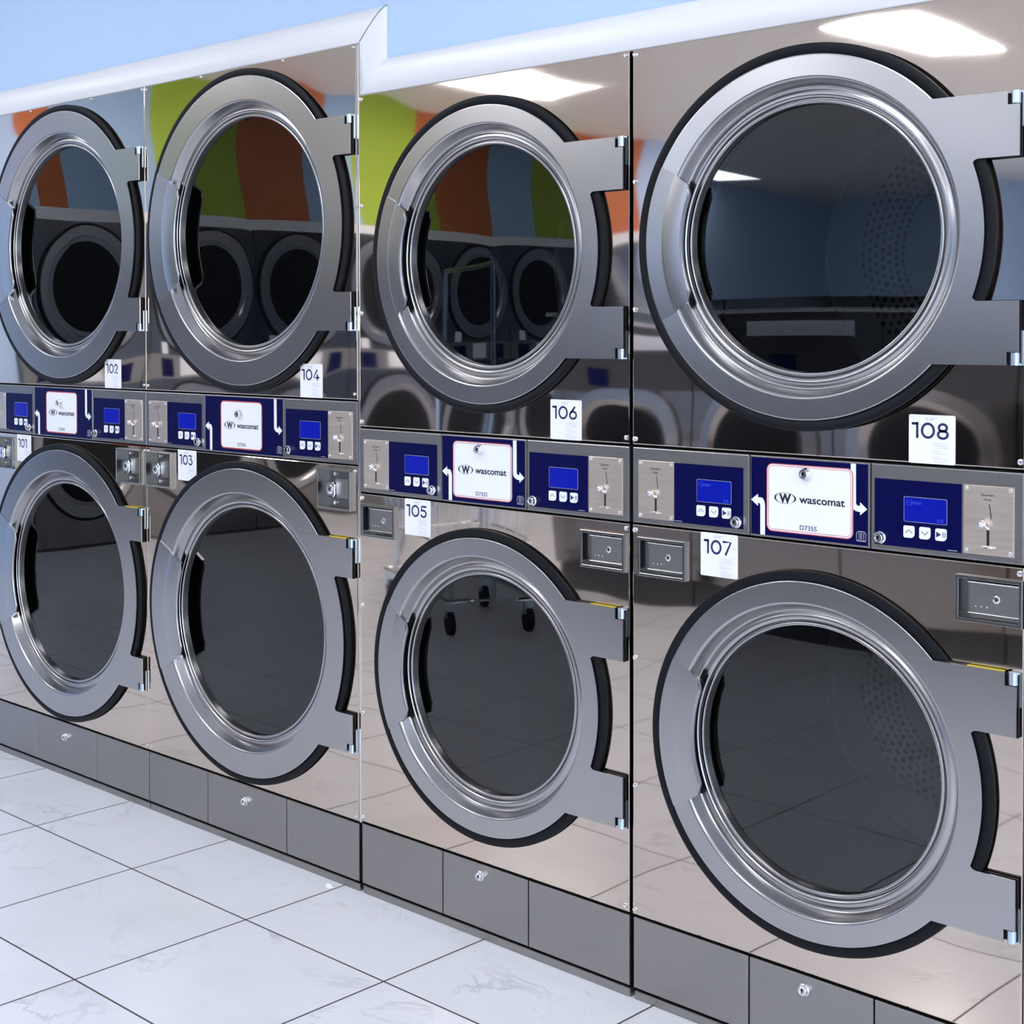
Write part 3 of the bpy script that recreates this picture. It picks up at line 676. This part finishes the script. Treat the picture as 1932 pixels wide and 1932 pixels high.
TA = dict(R=.3976, glass=.2940, inner=.3345, gasket=.4155, grip=.2770, bz=.2560, sz=.1635, bx=.2375)
TB = dict(R=.3255, glass=.2405, inner=.2850, gasket=.3450, grip=.2425, bz=.2215, sz=.1165, bx=.1960)

def dryer(x0, W, kind, nums, label, ajar=0.0, faint=False):
    A = kind == 'A'; t = TA if A else TB
    ztop = ZT_A if A else ZT_B
    zu0 = 1.1785 if A else 1.1165          # lower edge of the upper front
    zb = 1.0238 if A else .9610            # foot of the control band
    zl1 = 1.0205 if A else .9572           # upper edge of the lower front
    zk = .1680 if A else .1720; zk0 = .0250
    xc = (.4385 if A else .4020) if W > .79 else .4005
    zcu, zcl = (1.5990, .5900) if A else (1.5076, .5650)
    root = empty('stacked_dryer', (x0, 0, 0), 0, label, 'dryer', 'stacked coin dryers in the row')
    cab = MB(); d0, d1 = .0205, .95
    cab.box(0.001, .004, d0, d1, 0.02, ztop - .002); cab.box(W - .004, W - .001, d0, d1, 0.02, ztop - .002); cab.box(.004, W - .004, d0, d1, ztop - .005, ztop - .002); cab.box(.004, W - .004, d1 - .004, d1, .02, ztop - .005); cab.box(.004, W - .004, d0, d1, .02, .024)
    cab.box(.004, W - .004, .0255, .030, zl1 - .01, zu0 + .01); cab.box(.004, W - .004, .0235, .030, .024, zk + .008)
    cab.build('cabinet', M['dark'], root, 0)
    if A:
        up = [(.0090, ztop - .0105), (.262 - .0, ztop - .006), (.602, ztop - .006), (W - .0085, ztop - .008), (.0090, zu0 + .0125), (W - .0085, zu0 + .0135)]
        lo = [(.0090, zl1 - .0115), (W - .0085, zl1 - .0120), (.0100, zk + .0130), (W - .0090, zk + .0110)]; br = .0036
    else:
        up = [(.0068, ztop - .0105), (.0068, 1.637), (.0068, 1.384), (.0068, zu0 + .0112), (W - .0080, ztop - .0095), (W - .0068, zu0 + .0125)]
        lo = [(.0068, zl1 - .0110), (.0068, .691), (.0068, .434), (.0068, zk + .0125), (W - .0068, zl1 - .0098), (W - .0100, zk + .0140)]; br = .0050
    front_panel(root, W, zu0, ztop, xc, zcu, t['R'] - .02, up, br)
    if A: bxs = [(.0065 if nums[0] == '103' else .0365, .9115), (.7300 if nums[0] != '103' else .7350, .9115)]; bw, bh = .1200, .0985
    else: bxs = [(.0100 if nums[0] == '105' else .0175, .8575), (.6745, .8585)]; bw, bh = .1140, .0775
    front_panel(root, W, zk + .0020, zl1, xc, zcl, t['R'] - .02, lo, br, cuts=[(x + .0035, x + bw - .0035, z + .0035, z + bh - .0035) for x, z in bxs])
    door(root, W, xc, zcu, t, ajar); door(root, W, xc, zcl, t, 0, True)
    for z in (zcu, zcl): drum(root, xc, z, t['glass'])
    mw = .2715; coin_module(root, 0, zb, mw, True, faint and 1); coin_module(root, W - mw, zb, mw, False, faint and 1)
    label_panel(root, mw, W - mw, zb, t_h, 'D750S' if A else 'D735S', A)
    q = (.2715, .6000) if A else (.2700, .5255)
    xs = [0, q[0], q[1], W]
    for i in range(3):
        k = MB().bbox(xs[i] + .0014, xs[i + 1] - .0014, .0012, .022, zk0, zk - .0040, .0018).build('kick_panel', M['satin'], root, smooth=18)
        if i == 1: lock_with_slot(k, .4327 + .004 if A else .3890, .0012, .1215 if A else .1425, .0088, .012)
    MB().bbox(.002, W - .002, .0035, .03, 0, zk0 - .0065, .0028).build('plinth', M['satin'], root, smooth=18)
    if A:
        for bx, bz in bxs: meter_box(root, bx, bz)
        sticker(root, nums[1], .664 if nums[1] == '104' else .6625, zu0 + .0832); sticker(root, nums[0], .1490 if nums[0] == '103' else .1665, zl1 + .0004, True)
    else:
        for bx, bz in bxs: drawer_box(root, bx, bz)
        sticker(root, nums[1], .5905 if nums[1] == '106' else .5875, zu0 + .0830); sticker(root, nums[0], .1530 if nums[0] == '105' else .1625, zl1 + .0004)
    return root

d1 = dryer(-1.7475, .8675, 'A', ('101', '102'), 'tall stacked stainless dryer with stickers 101 and 102, cut off by the left edge')
d2 = dryer(-.8790, .8715, 'A', ('103', '104'), 'tall stacked stainless dryer with stickers 103 and 104, beside the step in the white moulding')
MB().bbox(.8717, .8790 + .0002, .0020, .03, .168, ZT_A - .001, .0012).build('side_flange', M['edge'], d2, smooth=18)
d3 = dryer(.0012, .7958, 'B', ('105', '106'), 'shorter stacked stainless dryer with stickers 105 and 106, second from the right')
d4 = dryer(.8045, .7880, 'B', ('107', '108'), 'shorter stacked stainless dryer with stickers 107 and 108, at the right edge', ajar=3.7, faint=True)

# ------------------------------------------------------------------ the rest of the laundromat, seen as reflections
def copy_tree(o, parent=None):
    c = o.copy(); C.objects.link(c); c.parent = parent
    for ch in list(o.children): copy_tree(ch, c)
    return c
def far_stack():
    W, t = .87, TA
    r = empty('stacked_dryer', (0, 0, 0), 0, 'tall stacked dryer under the striped wall, seen only as a reflection', 'dryer', 'dryers along the striped wall')
    mb = MB(); mb.box(.002, W - .002, .002, .5, .02, 2.02); mb  .build('cabinet', M['farsteel'], r, 0)
    for z in (1.599, .59):
        g = t['glass']
        o = MB().lathe([(t['gasket'], 0), (t['gasket'], -.010), (t['R'], -.012)], n=48).build('gasket', M['rubber'], r); o.location = (.435, 0, z)
        o = MB().lathe([(t['R'], -.010), (t['R'], -.015), (t['inner'], -.015), (t['inner'] - .012, -.004), (g, -.003)], n=64).build('door', M['ring'], r); o.location = (.435, 0, z)
        MB().lathe([(g, -.003), (1e-5, -.004)], n=48).build('glass', M['rubber'], o)
    MB().box(.002, W - .002, -.002, .002, 1.024, 1.174).build('control_band', M['satin'], r, 0)
    MB().box(.34, .515, -.006, -.002, 1.04, 1.16).build('label_plate', M['white'], r, 0)
    for a in (.10, .605): MB().box(a, a + .157, -.005, -.002, 1.034, 1.148).build('keypad', M['navy'], r, 0)
    MB().box(.66, .743, -.003, .001, 1.179, 1.262).build('number_sticker', M['sticker'], r, 0)
    MB().box(.002, W - .002, .004, .03, 0, .168).build('kick_panel', M['plastic'], r, 0)
    return r
fs0 = far_stack()
for i in range(7):
    o = fs0 if i == 0 else copy_tree(fs0)
    o.location = (XL + .02, -8.37 + .875 * i, 0); o.rotation_euler = (0, 0, radians(90))
    o['label'] = 'tall stacked dryer under the striped wall, number %s along the row from the corner' % ['one', 'two', 'three', 'four', 'five', 'six', 'seven'][i]
mb = MB(); mb.box(XL + .001, XL + .03, -8.375, -2.245, 2.022, 2.10); struct('trim_5', mb, M['trim'], 'white moulding above the dryers along the striped wall')

def washer():
    r = empty('front_load_washer', (0, 0, 0), 0, 'front loading washer facing the dryers, seen only as a reflection', 'washer', 'front loading washers facing the dryers')
    MB().box(.003, .757, 0.0, .75, .16, 1.45).build('cabinet', M['farsteel'], r, 0)
    MB().box(.003, .757, .03, .72, 0, .16).build('base', M['plastic'], r, 0)
    MB().box(.003, .757, -.012, 0, 1.06, 1.40).build('control_panel', M['plastic'], r, 0)
    MB().box(.12, .64, -.016, -.012, 1.28, 1.345).build('label_plate', M['white'], r, 0)
    MB().box(.40, .52, -.016, -.012, 1.11, 1.20).build('display', M['navy'], r, 0)
    MB().tube([(.0, -.09, 1.39), (.76, -.09, 1.39)], .012).build('rail', M['chrome'], r)
    o = MB().lathe([(.30, 0), (.30, -.02), (.235, -.03), (.20, -.01)], n=64).build('door', M['ring'], r); o.location = (.38, 0, .80)
    MB().lathe([(.20, -.01), (.1, -.04), (1e-5, -.05)], n=48).build('glass', M['rubber'], o)
    return r
w0 = washer()
for i in range(5):
    o = w0 if i == 0 else copy_tree(w0)
    o.location = (-1.45 + .765 * i, -3.38, 0); o.rotation_euler = (0, 0, radians(180))
    o['label'] = 'front loading washer facing the dryers, %s in its row' % ['farthest left', 'second from the left', 'in the middle', 'second from the right', 'farthest right'][i]

def cart(loc, rz, label):
    r = empty('laundry_cart', loc, rz, label, 'laundry cart', 'wire laundry carts')
    mb = MB()
    for x in (-.40, .40): mb.tube([(x, 0, .16), (x, 0, 1.62)], .014)
    mb.tube([(-.40, 0, 1.62), (.40, 0, 1.62)], .014); mb.build('hanging_rack', M['chrome'], r)
    mb = MB()
    for z, k in ((.78, 1), (.38, .86)):
        a, b = .42 * k, .27 * k; mb.tube([(-a, -b, z), (a, -b, z), (a, b, z), (-a, b, z), (-a, -b, z)], .009)
    for i in range(11):
        x = -.40 + .08 * i
        for s in (1, -1): mb.tube([(x, s * .27, .78), (x * .86, s * .232, .38)], .004, 6)
    for i in range(8):
        y = -.245 + .07 * i
        for s in (1, -1): mb.tube([(s * .42, y, .78), (s * .361, y * .86, .38)], .004, 6)
    for i in range(9): mb.tube([(-.34 + .085 * i, -.232, .38), (-.34 + .085 * i, .232, .38)], .004, 6)
    mb.build('basket', M['chrome'], r)
    mb = MB(); mb.tube([(-.36, -.23, .16), (.36, -.23, .16), (.36, .23, .16), (-.36, .23, .16), (-.36, -.23, .16)], .014)
    for x in (-.34, .34):
        for y in (-.2, .2): mb.tube([(x, y, .16), (x, y, .38)], .012)
    mb.build('base_frame', M['chrome'], r)
    for x in (-.34, .34):
        for y in (-.21, .21):
            o = MB().cyl((x, y - .014, .055), .055, .028, 'y', 24).build('caster', M['rubber'], r)
            MB().box(x - .012, x + .012, y - .024, y + .024, .08, .155).build('caster_fork', M['zinc'], o, 0)
cart((-2.22, -2.66, 0), radians(28), 'wire laundry cart with a hanging rack, standing behind the camera')

mb = MB(); random.seed(4)
mb.lathe([(1e-4, .004)] + [(.009 * k / 3, .003 * (1 if k < 3 else 0)) for k in (1, 2, 3)], n=9)
mb.v = [(x * 1.5 + random.uniform(-.0015, .0015), z * .8 + random.uniform(-.0015, .0015), max(0, y * 1.6 + random.uniform(-.001, .002)) if y > 0 else 0) for x, y, z in mb.v]
o = mb.build('paper_scrap', M['sticker'], None, 0); o.location = (-.083, -.027, .0003)
tag(o, 'tiny crumpled white paper scrap on the floor at the foot of the dryers', 'litter')
